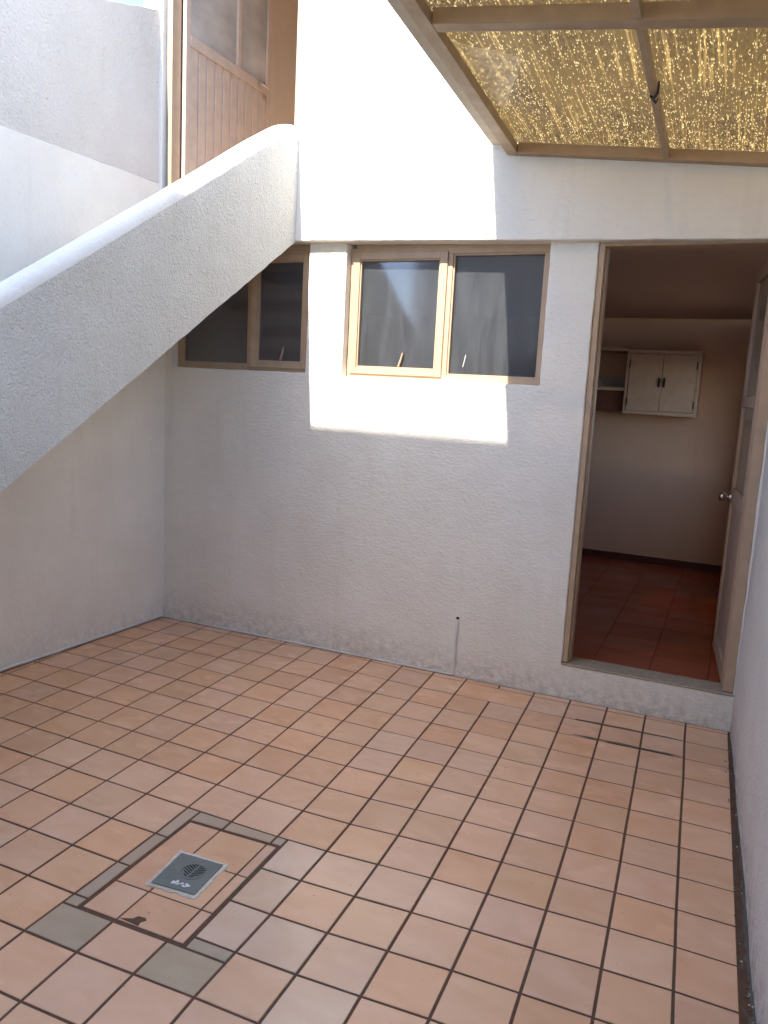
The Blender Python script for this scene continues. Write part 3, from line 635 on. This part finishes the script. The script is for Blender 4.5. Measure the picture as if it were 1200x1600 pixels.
for (a, b) in ((z0, z0 + .10), (1.10, 1.19), (1.655, 1.715), (z1 - .075, z1)): box(bm, .07, LW - .07, .0003, .0347, a, b, f=lf)
door = finish('door', bm, 'room_door', house, bevel=.003); door['label'] = 'beige door leaf standing open into the ground-floor room'
boxo('panel', 'room_door', door, .068, LW - .068, .010, .024, z0 + .098, 1.102, f=lf)
for (a, b) in ((1.19, 1.655), (1.715, z1 - .075)):
    boxo('pane', 'glass_room', door, .066, LW - .066, .0145, .0195, a - .004, b + .004, f=lf, bevel=0)
bm = bmesh.new()
kp = [(0, .010), (.022, .010), (.024, .011), (.034, .022), (.048, .027), (.060, .024), (.066, .012)]
rr = []
for (d, r) in [(0, .026), (.006, .026)] + kp[1:]:
    ring = []
    for i in range(20):
        t = 2 * math.pi * i / 20; ring.append(bm.verts.new(lf(Vector((LW - .045 + r * math.cos(t), .035 + d, 1.13 + r * math.sin(t))))))
    rr.append(ring)
for A, B in zip(rr, rr[1:]):
    for i in range(20): bm.faces.new((A[i], A[(i + 1) % 20], B[(i + 1) % 20], B[i]))
bm.faces.new(rr[-1])
finish('knob', bm, 'chrome', door, smooth=60)

# upper door opening: frame and slatted leaf folded back into the upper room
bm = bmesh.new()
box(bm, -3.611, -3.582, -.045, .04, 2.64, 4.94); box(bm, UP[1] - .012, UP[1] - .001, -.050, .06, 2.64, 4.94)
box(bm, -3.582, UP[1] - .012, -.04, .06, 4.90, 4.94)
finish('upper_door_frame', bm, 'beige', house, bevel=.002)
boxo('shade_strip', 'grey_shade', house, -3.647, -3.612, -.020, .05, 2.64, 4.94)['label'] = 'grey strip painted as the shaded wall edge beside the upper door frame'
LX0, LX1 = -3.578, -3.548; LY0, LY1 = .045, 1.03; zt, zb_ = 4.80, 2.65
bm = bmesh.new()
box(bm, LX0, LX1, LY0, LY0 + .045, zb_, zt); box(bm, LX0, LX1, LY1 - .055, LY1, zb_, zt)
for (a, b) in ((zb_, zb_ + .08), (3.725, 3.79), (zt - .06, zt)): box(bm, LX0 + .0003, LX1 + .004, LY0 + .045, LY1 - .055, a, b)
box(bm, LX0 + .0006, LX1 + .002, .62 - .018, .62 + .018, 3.79, zt - .06)
udoor = finish('upper_door', bm, 'beige_door', house, bevel=.0025); udoor['label'] = 'beige upper door with vertical boards and tall panes, folded back at the stair head'
nb = 10; yy0, yy1 = LY0 + .045, LY1 - .055; bw = (yy1 - yy0) / nb
for i in range(nb):
    a = yy0 + i * bw; boxo('board', 'beige_door', udoor, LX0 + .006, LX1 - .004, a + .0045, a + bw - .0045, zb_ + .08, 3.725, bevel=.004)
boxo('backing', 'dark_metal', udoor, LX0 + .001, LX0 + .0065, yy0, yy1, zb_ + .08, 3.725, bevel=0)
for (a, b) in ((yy0, .602), (.638, yy1)):
    boxo('pane', 'glass_frosted', udoor, LX0 + .012, LX0 + .016, a - .003, b + .003, 3.787, zt - .057, bevel=0)
bm = bmesh.new()
tube(bm, [(LX1, .86, 3.765), (LX1 + .030, .86, 3.768), (LX1 + .034, .87, 3.768), (LX1 + .034, .955, 3.76)], [.009, .009, .009, .007], 8)
tube(bm, [(LX1, .945, 3.70), (LX1 + .012, .945, 3.70)], [.014, .012], 12)
finish('handle', bm, 'chrome', udoor, smooth=50)

# ------------------------------------------------------------ rooms behind the openings
def room_wall(name, mat, *b):
    bm = bmesh.new(); box(bm, *b); return tag(finish(name, bm, mat), kind='structure')
RY = 3.24; RX0, RX1 = -3.72, .10; RZ0, RZ1 = .19, 2.39
room_wall('room_back_wall', 'room_wall', RX0, RX1, RY, RY + .12, .0, RZ1 + .05)
tag(rough_panel('room_side_wall', 'room_wall', None, (RX0, .141, 0), (0, 1, 0), (0, 0, 1), (1, 0, 0), 0, RY, 0, 2.7, thick=.12, res=.3, seed=60.0), kind='structure')
tag(rough_panel('room_side_wall', 'room_wall', None, (-.012, .1415, 0), (0, 1, 0), (0, 0, 1), (-1, 0, 0), 0, RY - .143, 0, RZ1 - .002, holes=((1.2, 2.3, 1.1, 2.0),), thick=.12, res=.3, amp=.001, wob=0, seed=60.0), kind='structure')  # opening added out of sight to brighten the room
room_wall('room_ceiling', 'room_ceiling', RX0, RX1, .141, RY, RZ1, RZ1 + .16) if False else None
# ceiling rises to clear the window heads near the front wall
bm = bmesh.new(); box(bm, RX0, RX1 - .11, .142, RY - .002, 0, .16, f=lambda v: (v.x, v.y, v.z + (2.51 if v.y < 1 else RZ1)))
tag(finish('room_ceiling', bm, 'room_ceiling'), kind='structure')
bm = bmesh.new(); box(bm, RX0, RX1, .141, RY, .10, RZ0 - .004)
rfloor = tag(finish('room_floor', bm, 'room_grout'), kind='structure')
ts = .305
for i in range(13):
    for j in range(11):
        xa = RX0 + .02 + i * ts - .09; ya = .15 + j * ts
        if ya > RY - .03 or xa > -.02: continue
        poly = [(max(xa, RX0), ya), (min(xa + ts, -.014), ya), (min(xa + ts, -.014), min(ya + ts, RY - .013)), (max(xa, RX0), min(ya + ts, RY - .013))]
        q = inset(poly, .0022)
        if len(q) < 3: continue
        bm = bmesh.new()
        if tile_bm(bm, q, ztop=RZ0, depth=.006, bev=.0012, tilt=.0004): finish('tile', bm, 'room_tile', rfloor)
        else: bm.free()
bm = bmesh.new(); box(bm, RX0, -.014, RY - .012, RY - .0005, RZ0, RZ0 + .065)
sk = tag(finish('skirting_board', bm, 'wood_skirt', bevel=.003), kind='structure')
# wall cabinet
FY = 2.934
cab = empty('wall_cabinet', (-.765, 3.08, 1.55), 'cream wall cabinet with two closed doors and dark pulls, hung on the room wall', 'cabinet')
cx0, cx1, cz0, cz1 = -1.068, -.464, 1.548, 2.096
bm = bmesh.new(); box(bm, cx0, cx1, FY + .002, RY - .001, cz0, cz1); box(bm, cx0, cx1, FY - .012, FY + .002, cz1 - .030, cz1); box(bm, cx0, cx1, FY - .012, FY + .002, cz0, cz0 + .028)
box(bm, cx0, cx0 + .026, FY - .0115, FY + .002, cz0 + .028, cz1 - .030); box(bm, cx1 - .026, cx1, FY - .0115, FY + .002, cz0 + .028, cz1 - .030)
finish('carcass', bm, 'cream', cab, bevel=.002)
mid = (cx0 + cx1) / 2
for (a, b, s) in ((cx0 + .030, mid - .002, 1), (mid + .002, cx1 - .030, -1)):
    d = boxo('door', 'cream', cab, a, b, FY - .020, FY - .001, cz0 + .034, cz1 - .036, bevel=.002)
    hx = (b - .018) if s == 1 else (a + .018)
    bm = bmesh.new(); box(bm, hx - .009, hx + .009, FY - .026, FY - .0202, 1.785, 1.865); tube(bm, [(hx, FY - .026, 1.80), (hx, FY - .042, 1.806), (hx, FY - .042, 1.846), (hx, FY - .026, 1.852)], .006, 8)
    finish('handle', bm, 'dark_metal', d, smooth=50)
    gx_ = a if s == 1 else b
    for zz in (cz0 + .10, cz1 - .12):
        bm = bmesh.new(); tube(bm, [(gx_, FY - .023, zz - .032), (gx_, FY - .023, zz + .032)], .005, 8); finish('hinge', bm, 'dark_metal', d, smooth=50)
shf = empty('shelf_unit', (-1.4, 3.08, 1.55), 'cream open shelf beside the wall cabinet, with a dark brown lower panel', 'shelf')
boxo('top_board', 'cream', shf, -1.85, cx0 - .002, FY + .01, RY - .001, 2.082, 2.11)
boxo('shelf_board', 'cream', shf, -1.85, cx0 - .002, FY + .01, RY - .001, 1.742, 1.772)
boxo('end_board', 'cream', shf, -1.875, -1.851, FY + .01, RY - .001, 1.56, 2.11)
boxo('lower_panel', 'brown_panel', shf, -1.85, cx0 - .002, FY + .05, FY + .07, 1.56, 1.741)
M['splash'] = tile_mat('pale_wall_tile', (.42, .37, .30), (.46, .41, .33), .3)
for i in range(7):
    boxo('wall_tile', 'splash', shf, -1.84 + i * .108, -1.84 + i * .108 + .104, RY - .012, RY - .0012, 1.773, 1.875, bevel=.0015)

# upper room
UY = 2.1
room_wall('upper_room_floor', 'upper_room', -3.80, .30, .078, UY + .1, 2.50, 2.625)
room_wall('upper_room_wall', 'upper_room', -3.80, .30, UY, UY + .12, 2.626, 5.2)
room_wall('upper_room_side_wall', 'upper_room', -3.80, -3.63, .0755, UY - .001, 2.626, 5.2)
room_wall('upper_room_side_wall', 'upper_room', -1.2, -1.08, .0755, UY - .001, 2.626, 5.2)
room_wall('upper_room_ceiling', 'upper_room', -3.80, .30, .0755, UY + .1, 5.21, 5.35)

# ------------------------------------------------------------ side walls and the house behind the camera
lw = empty('side_wall', (-3.70, -2.6, 0), 'tall white side wall behind the staircase, smooth below and rough above', 'wall')
ldir = Vector((-.0351, -.9994, 0))      # towards the camera
lx = Vector((-3.655, 0, 0))
def lwarp(u, v): return u, v * (1 - .40 * min(1, max(0, (u - 2.45) / .25))) if v > 0 else v  # unseen stretch of the wall lowered so more sky light gets in
rough_panel('smooth_lower_wall', 'plaster_smooth', lw, lx, ldir, (0, 0, 1), (.9994, -.0351, 0), -.02, 5.2, -.03, 2.868, thick=.16, res=.08, amp=.0014, wob=.0016, warp=lwarp, seed=20.0)
def topwarp(u, v):
    t = max(0, (v - 2.87) / 1.02); top = 3.905 - .29 * min(max(u, 0), 1.8) - 2.87 - .47 * min(1, max(0, (u - 1.6) / .5))  # last term drops the top past the view, for extra sky light
    return u, 2.87 + t * top + (noise.noise((u * 14, 0, 0)) * .006 * t)
rough_panel('rough_upper_wall', 'plaster_side', lw, lx + Vector((-.010, 0, 0)), ldir, (0, 0, 1), (.9994, -.0351, 0), -.02, 2.4, 2.87, 3.89, thick=.14, res=.05, amp=.003, wob=.001, warp=topwarp, seed=30.0)
RWH = 3.6
def rwarp(u, v):
    return u, v * (1 - .58 * min(1, max(0, (u - 2.75) / .3))) if v > 0 else v  # wall cut low beyond the view to light the opposite side
rw = empty('side_wall', (.1, -2.6, 0), 'white side wall at the foot of the doorway, beside the crumbling mortar joint', 'wall')
rdir = Vector((.0425, -.9991, 0))
rough_panel('wall_face', 'plaster_side', rw, (0.003, .02, 0), rdir, (0, 0, 1), (-.9991, -.0425, 0), 0, 5.3, -.004, RWH, thick=.16, res=.06, amp=.003, wob=.006, warp=rwarp, seed=40.0)
# ragged lower lip of paint on the right wall
rb = empty('rear_house', (-1.8, -5.4, 0), 'white rendered house wall closing the courtyard behind the viewer', 'house')
RH = 1.386 + 5.2 + .035
rough_panel('wall_face', 'neighbour', rb, (0, -5.2, 0), (-1, 0, 0), (0, 0, 1), (0, 1, 0), -.6, 4.1, -.03, RH, holes=((.7, 1.6, 0.0, 2.1), (2.2, 3.4, 1.0, 2.1), (.9, 2.1, 3.4, 4.6)), thick=.25, res=.25, seed=50.0)
for (a, b, c, d) in ((.7, 1.6, 0.0, 2.1), (2.2, 3.4, 1.0, 2.1), (.9, 2.1, 3.4, 4.6)):
    bm = bmesh.new(); box(bm, -b + .002, -a - .002, -5.33, -5.28, c, d); fr_ = finish('window', bm, 'dark_metal', rb)
    bm = bmesh.new()
    for q in ((-b + .002, -b + .05, c, d), (-a - .05, -a - .002, c, d), (-b + .05, -a - .05, d - .05, d), (-b + .05, -a - .05, c, c + .05)): box(bm, q[0], q[1], -5.279, -5.24, q[2], q[3])
    finish('frame', bm, 'beige', fr_)

# ------------------------------------------------------------ staircase with its solid parapet
stair = empty('staircase', (-3.2, -2.0, 0), 'white outdoor staircase with a rough-cast solid parapet climbing to the upper door', 'staircase')
PX = -2.65
TOP = [(-.058, 3.146), (-.10, 3.142), (-.15, 3.122), (-.195, 3.100), (-.481, 2.935), (-.791, 2.742), (-1.091, 2.558), (-1.419, 2.364), (-1.72, 2.181), (-1.936, 2.052), (-2.115, 1.946), (-4.6, .46)]
BOT = [(-.058, 2.486), (-.342, 2.313), (-.59, 2.161), (-.87, 1.989), (-1.122, 1.834), (-1.393, 1.668), (-1.634, 1.52), (-1.85, 1.386), (-2.015, 1.286), (-2.166, 1.193), (-4.1, .0)]
def interp(T, y):
    for (a, za), (b, zb) in zip(T, T[1:]):
        if b <= y <= a: return za + (zb - za) * (y - a) / (b - a)
    return T[-1][1] if y < T[-1][0] else T[0][1]
def sm(T, y, r=.06):
    return sum(interp(T, min(y + r * t, -.058)) for t in (-1, -.5, 0, .5, 1)) / 5
bm = bmesh.new(); ys = frange(-.0585, -4.35, .05) if False else [-.0585 - i * .04 for i in range(108)]
prof = []
nv = 16; rad = .055; thick = .135
for y in ys:
    zt_ = sm(TOP, y); zb2 = max(interp(BOT, y), 0)
    ring = []
    zs = [zb2 + (zt_ - rad - zb2) * i / nv for i in range(nv + 1)]
    pts = [(0, z) for z in zs] + [(-rad + rad * math.cos(t), zt_ - rad + rad * math.sin(t)) for t in (math.radians(a) for a in (22, 45, 68, 90))]
    pts += [(-thick + rad * .6 - rad * .6 * math.sin(t), zt_ - rad * .6 + rad * .6 * math.cos(t)) for t in (math.radians(a) for a in (0, 45, 90))]
    pts += [(-thick, z) for z in reversed(zs[:-1:4])]
    for i, (dx, z) in enumerate(pts):
        p0 = Vector((dx * 2, y, z)); w = noise.noise(p0 * 3) * .004 + noise.noise(p0 * 11) * .003 + noise.noise(p0 * 33) * .0016
        wz = noise.noise(Vector((y * 12, 3, 1))) * .004 + noise.noise(Vector((y * 40, 3, 1))) * .003 if i < 2 or i > len(pts) - 3 else 0
        # the smooth trowelled band along the top edge keeps less relief
        if i > nv: w *= .6
        ring.append(bm.verts.new((PX + dx + (w if dx > -thick / 2 else -w), y, z + wz)))
    prof.append(ring)
n = len(prof[0])
for A, B in zip(prof, prof[1:]):
    for i in range(n):
        f = bm.faces.new((A[i], A[(i + 1) % n], B[(i + 1) % n], B[i]))
        if nv - 0 <= i <= nv + 7: f.material_index = 1
bm.faces.new(prof[0][::-1]); bm.faces.new(prof[-1])
par = finish('parapet', bm, ['plaster_coarse', 'plaster_band'], stair, smooth=50)
# flight: sloping soffit slab and steps
def lwx(y): return -3.652 + .0351 * y
bm = bmesh.new()
S0, S1 = -.30, -3.95
sl_ = [(-.062, 2.52), (-.342, 2.345), (-.87, 2.02), (-1.393, 1.70), (-1.85, 1.42), (-2.166, 1.225), (-3.95, .12)]
lo = []; hi = []
for (y, z) in sl_:
    lo.append((bm.verts.new((lwx(y) + .003, y, z)), bm.verts.new((PX - thick - .002, y, z))))
    hi.append((bm.verts.new((lwx(y) + .003, y, z + .10)), bm.verts.new((PX - thick - .002, y, z + .10))))
for i in range(len(sl_) - 1):
    bm.faces.new((lo[i][0], lo[i][1], lo[i + 1][1], lo[i + 1][0])); bm.faces.new((hi[i][0], hi[i + 1][0], hi[i + 1][1], hi[i][1]))
    bm.faces.new((lo[i][0], lo[i + 1][0], hi[i + 1][0], hi[i][0])); bm.faces.new((lo[i][1], hi[i][1], hi[i + 1][1], lo[i + 1][1]))
bm.faces.new((lo[0][0], hi[0][0], hi[0][1], lo[0][1])); bm.faces.new((lo[-1][0], lo[-1][1], hi[-1][1], hi[-1][0]))
finish('flight_slab', bm, 'plaster_smooth', stair, smooth=40)
ns = 15; rise = 2.62 / (ns + 1)
boxo('landing', 'mortar', stair, lwx(-.1) + .004, PX - thick - .002, -.26, -.062, 2.50, 2.62)
for i in range(ns):
    zt2 = 2.62 - rise * (i + 1); ya = -.262 - i * .262
    zb3 = max(.001, zt2 - .13)
    boxo('step', 'mortar', stair, lwx(ya - .27) + .012, PX - thick - .002, ya - .262, ya, zb3, zt2, bevel=.004)

# ------------------------------------------------------------ amber glazed canopy
CX0, CX1 = -1.387, -.006
def cz(v): return (v.x, v.y, v.z + 2.891 - .1075 * (v.x - CX0) - .078 * (v.y + .06))
canopy = empty('glazed_canopy', (-.7, -1.3, 2.9), 'sloping canopy of beige bars and amber textured glass over the doorway', 'canopy')
CYF = -2.66
boxo('rafter', 'beige_dark', canopy, CX0, CX0 + .062, CYF, -.063, 0, .046, f=cz, bevel=.002)
boxo('flashing', 'beige_flash', canopy, CX0 - .088, CX0 + .0015, CYF, -.064, .0465, .056, f=cz, bevel=.002)['label'] = 'pale weathered outer flashing strip'
boxo('wall_bar', 'beige_dark', canopy, CX0 + .064, CX1, -.108, -.0635, 0, .052, f=cz, bevel=.002)
boxo('crossbar', 'beige_dark', canopy, CX0 + .064, CX1, -1.372, -1.330, 0, .058, f=cz, bevel=.002)
boxo('crossbar_lip', 'beige_dark', canopy, CX0 + .064, CX1, -1.3295, -1.312, .0005, .006, f=cz, bevel=.001)
boxo('crossbar', 'beige_dark', canopy, CX0 + .064, CX1, CYF, CYF + .04, 0, .058, f=cz, bevel=.002)
boxo('rafter', 'beige_dark', canopy, CX1 - .03, CX1, CYF + .042, -1.3735, 0, .05, f=cz, bevel=.002)
MX = -.588
boxo('glazing_bar', 'beige_dark', canopy, MX - .014, MX + .014, -1.311, -.1085, .004, .048, f=cz, bevel=.002)
boxo('glazing_bar', 'beige_dark', canopy, MX - .014, MX + .014, CYF + .041, -1.373, .004, .048, f=cz, bevel=.002)
for (a, b) in ((CX0 + .004, MX - .003), (MX + .003, CX1)):
    for (c, d) in ((-1.345, -.075), (CYF + .005, -1.352)):
        boxo('pane', 'amber', canopy, a, b, c, d, .0595, .0635, f=cz, bevel=0)
bm = bmesh.new(); hx = MX + .012
tube(bm, [cz(Vector((hx + .014, -.86, .03))), cz(Vector((hx + .010, -.84, -.004))), cz(Vector((hx - .010, -.80, -.010))), cz(Vector((hx - .022, -.815, -.004)))], [.004, .006, .008, .003], 7)
tube(bm, [cz(Vector((hx - .012, -.80, -.010))), cz(Vector((hx - .002, -.775, -.016))), cz(Vector((hx + .008, -.79, -.006)))], [.005, .006, .003], 7)
tag(finish('hook', bm, 'dark_metal', smooth=50), 'small dark bent wire hook caught on the glazing bar of the canopy', 'hook')
# reflection in the first pane, put into a pale triangular sheet below it
def overlay():
    k = NT('painted_reflection'); n1 = k.noise(k.pos(), 9, 4, .6)
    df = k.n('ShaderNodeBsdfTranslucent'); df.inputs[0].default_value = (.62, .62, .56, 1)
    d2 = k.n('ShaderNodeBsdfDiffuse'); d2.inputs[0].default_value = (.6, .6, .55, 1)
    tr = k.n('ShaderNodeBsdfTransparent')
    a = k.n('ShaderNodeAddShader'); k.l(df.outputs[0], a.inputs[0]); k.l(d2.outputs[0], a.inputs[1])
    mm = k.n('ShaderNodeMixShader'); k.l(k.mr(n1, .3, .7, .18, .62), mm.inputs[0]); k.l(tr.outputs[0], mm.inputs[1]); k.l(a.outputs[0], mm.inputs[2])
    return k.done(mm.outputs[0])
M['overlay'] = overlay()
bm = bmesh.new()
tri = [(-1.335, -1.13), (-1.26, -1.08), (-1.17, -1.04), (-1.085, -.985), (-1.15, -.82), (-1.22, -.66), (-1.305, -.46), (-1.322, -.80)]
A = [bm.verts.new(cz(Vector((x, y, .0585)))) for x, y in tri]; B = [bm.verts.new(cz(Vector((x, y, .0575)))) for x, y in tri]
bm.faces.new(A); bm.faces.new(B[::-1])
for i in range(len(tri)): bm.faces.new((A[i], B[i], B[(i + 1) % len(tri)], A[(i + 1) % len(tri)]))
finish('pane_reflection', bm, 'overlay', canopy)['label'] = 'pale triangular reflection on the glass, drawn as a thin sheet'

# ------------------------------------------------------------ thin pipe and sealant beads
bm = bmesh.new()
tube(bm, [(-1.503, -.004, .345), (-1.503, -.009, .335), (-1.504, -.010, .28), (-1.505, -.010, .10), (-1.507, -.010, .03), (-1.507, -.010, .012)], [.007, .008, .0062, .0062, .006, .006], 10)
c_ = finish('thin_pipe', bm, 'white_paint', smooth=60)
tag(c_, 'thin white painted pipe rising from the floor on the wall beside the doorway', 'pipe')
bm = bmesh.new(); bmesh.ops.create_cone(bm, cap_ends=True, segments=14, radius1=.009, radius2=.009, depth=.004, matrix=Matrix.Translation((-1.503, -.0035, .352)) @ Matrix.Rotation(math.pi / 2, 4, 'X'))
finish('hole', bm, 'black', c_)
def bead(name, pts_f, n, lbl):
    bm = bmesh.new(); pts = []; rs = []
    for i in range(n + 1):
        p, r = pts_f(i / n); pts.append(p); rs.append(r)
    tube(bm, pts, rs, 7); return tag(finish(name, bm, 'white_paint', smooth=60), lbl, 'sealant')
def f1(t):
    x = -1.51 - t * 2.12; g = noise.noise((x * 6, 0, 0)); return (x, -.007 - .002 * g, .006 + .003 * noise.noise((x * 9, 1, 1))), max(.002, .0055 + .004 * g + .0015 * noise.noise((x * 40, 2, 0)))
def f2(t):
    y = -.03 - t * 3.2; g = noise.noise((y * 5, 4, 0)); return (-3.655 + .0351 * y + .007, y, .012 + .004 * noise.noise((y * 7, 1, 1))), max(.003, .010 + .004 * g + .0015 * noise.noise((y * 40, 2, 0)))
bead('sealant_bead', f1, 200, 'thin lumpy white sealant bead along the foot of the window wall')
bead('sealant_bead', f2, 240, 'thicker white sealant bead along the foot of the wall under the stair')
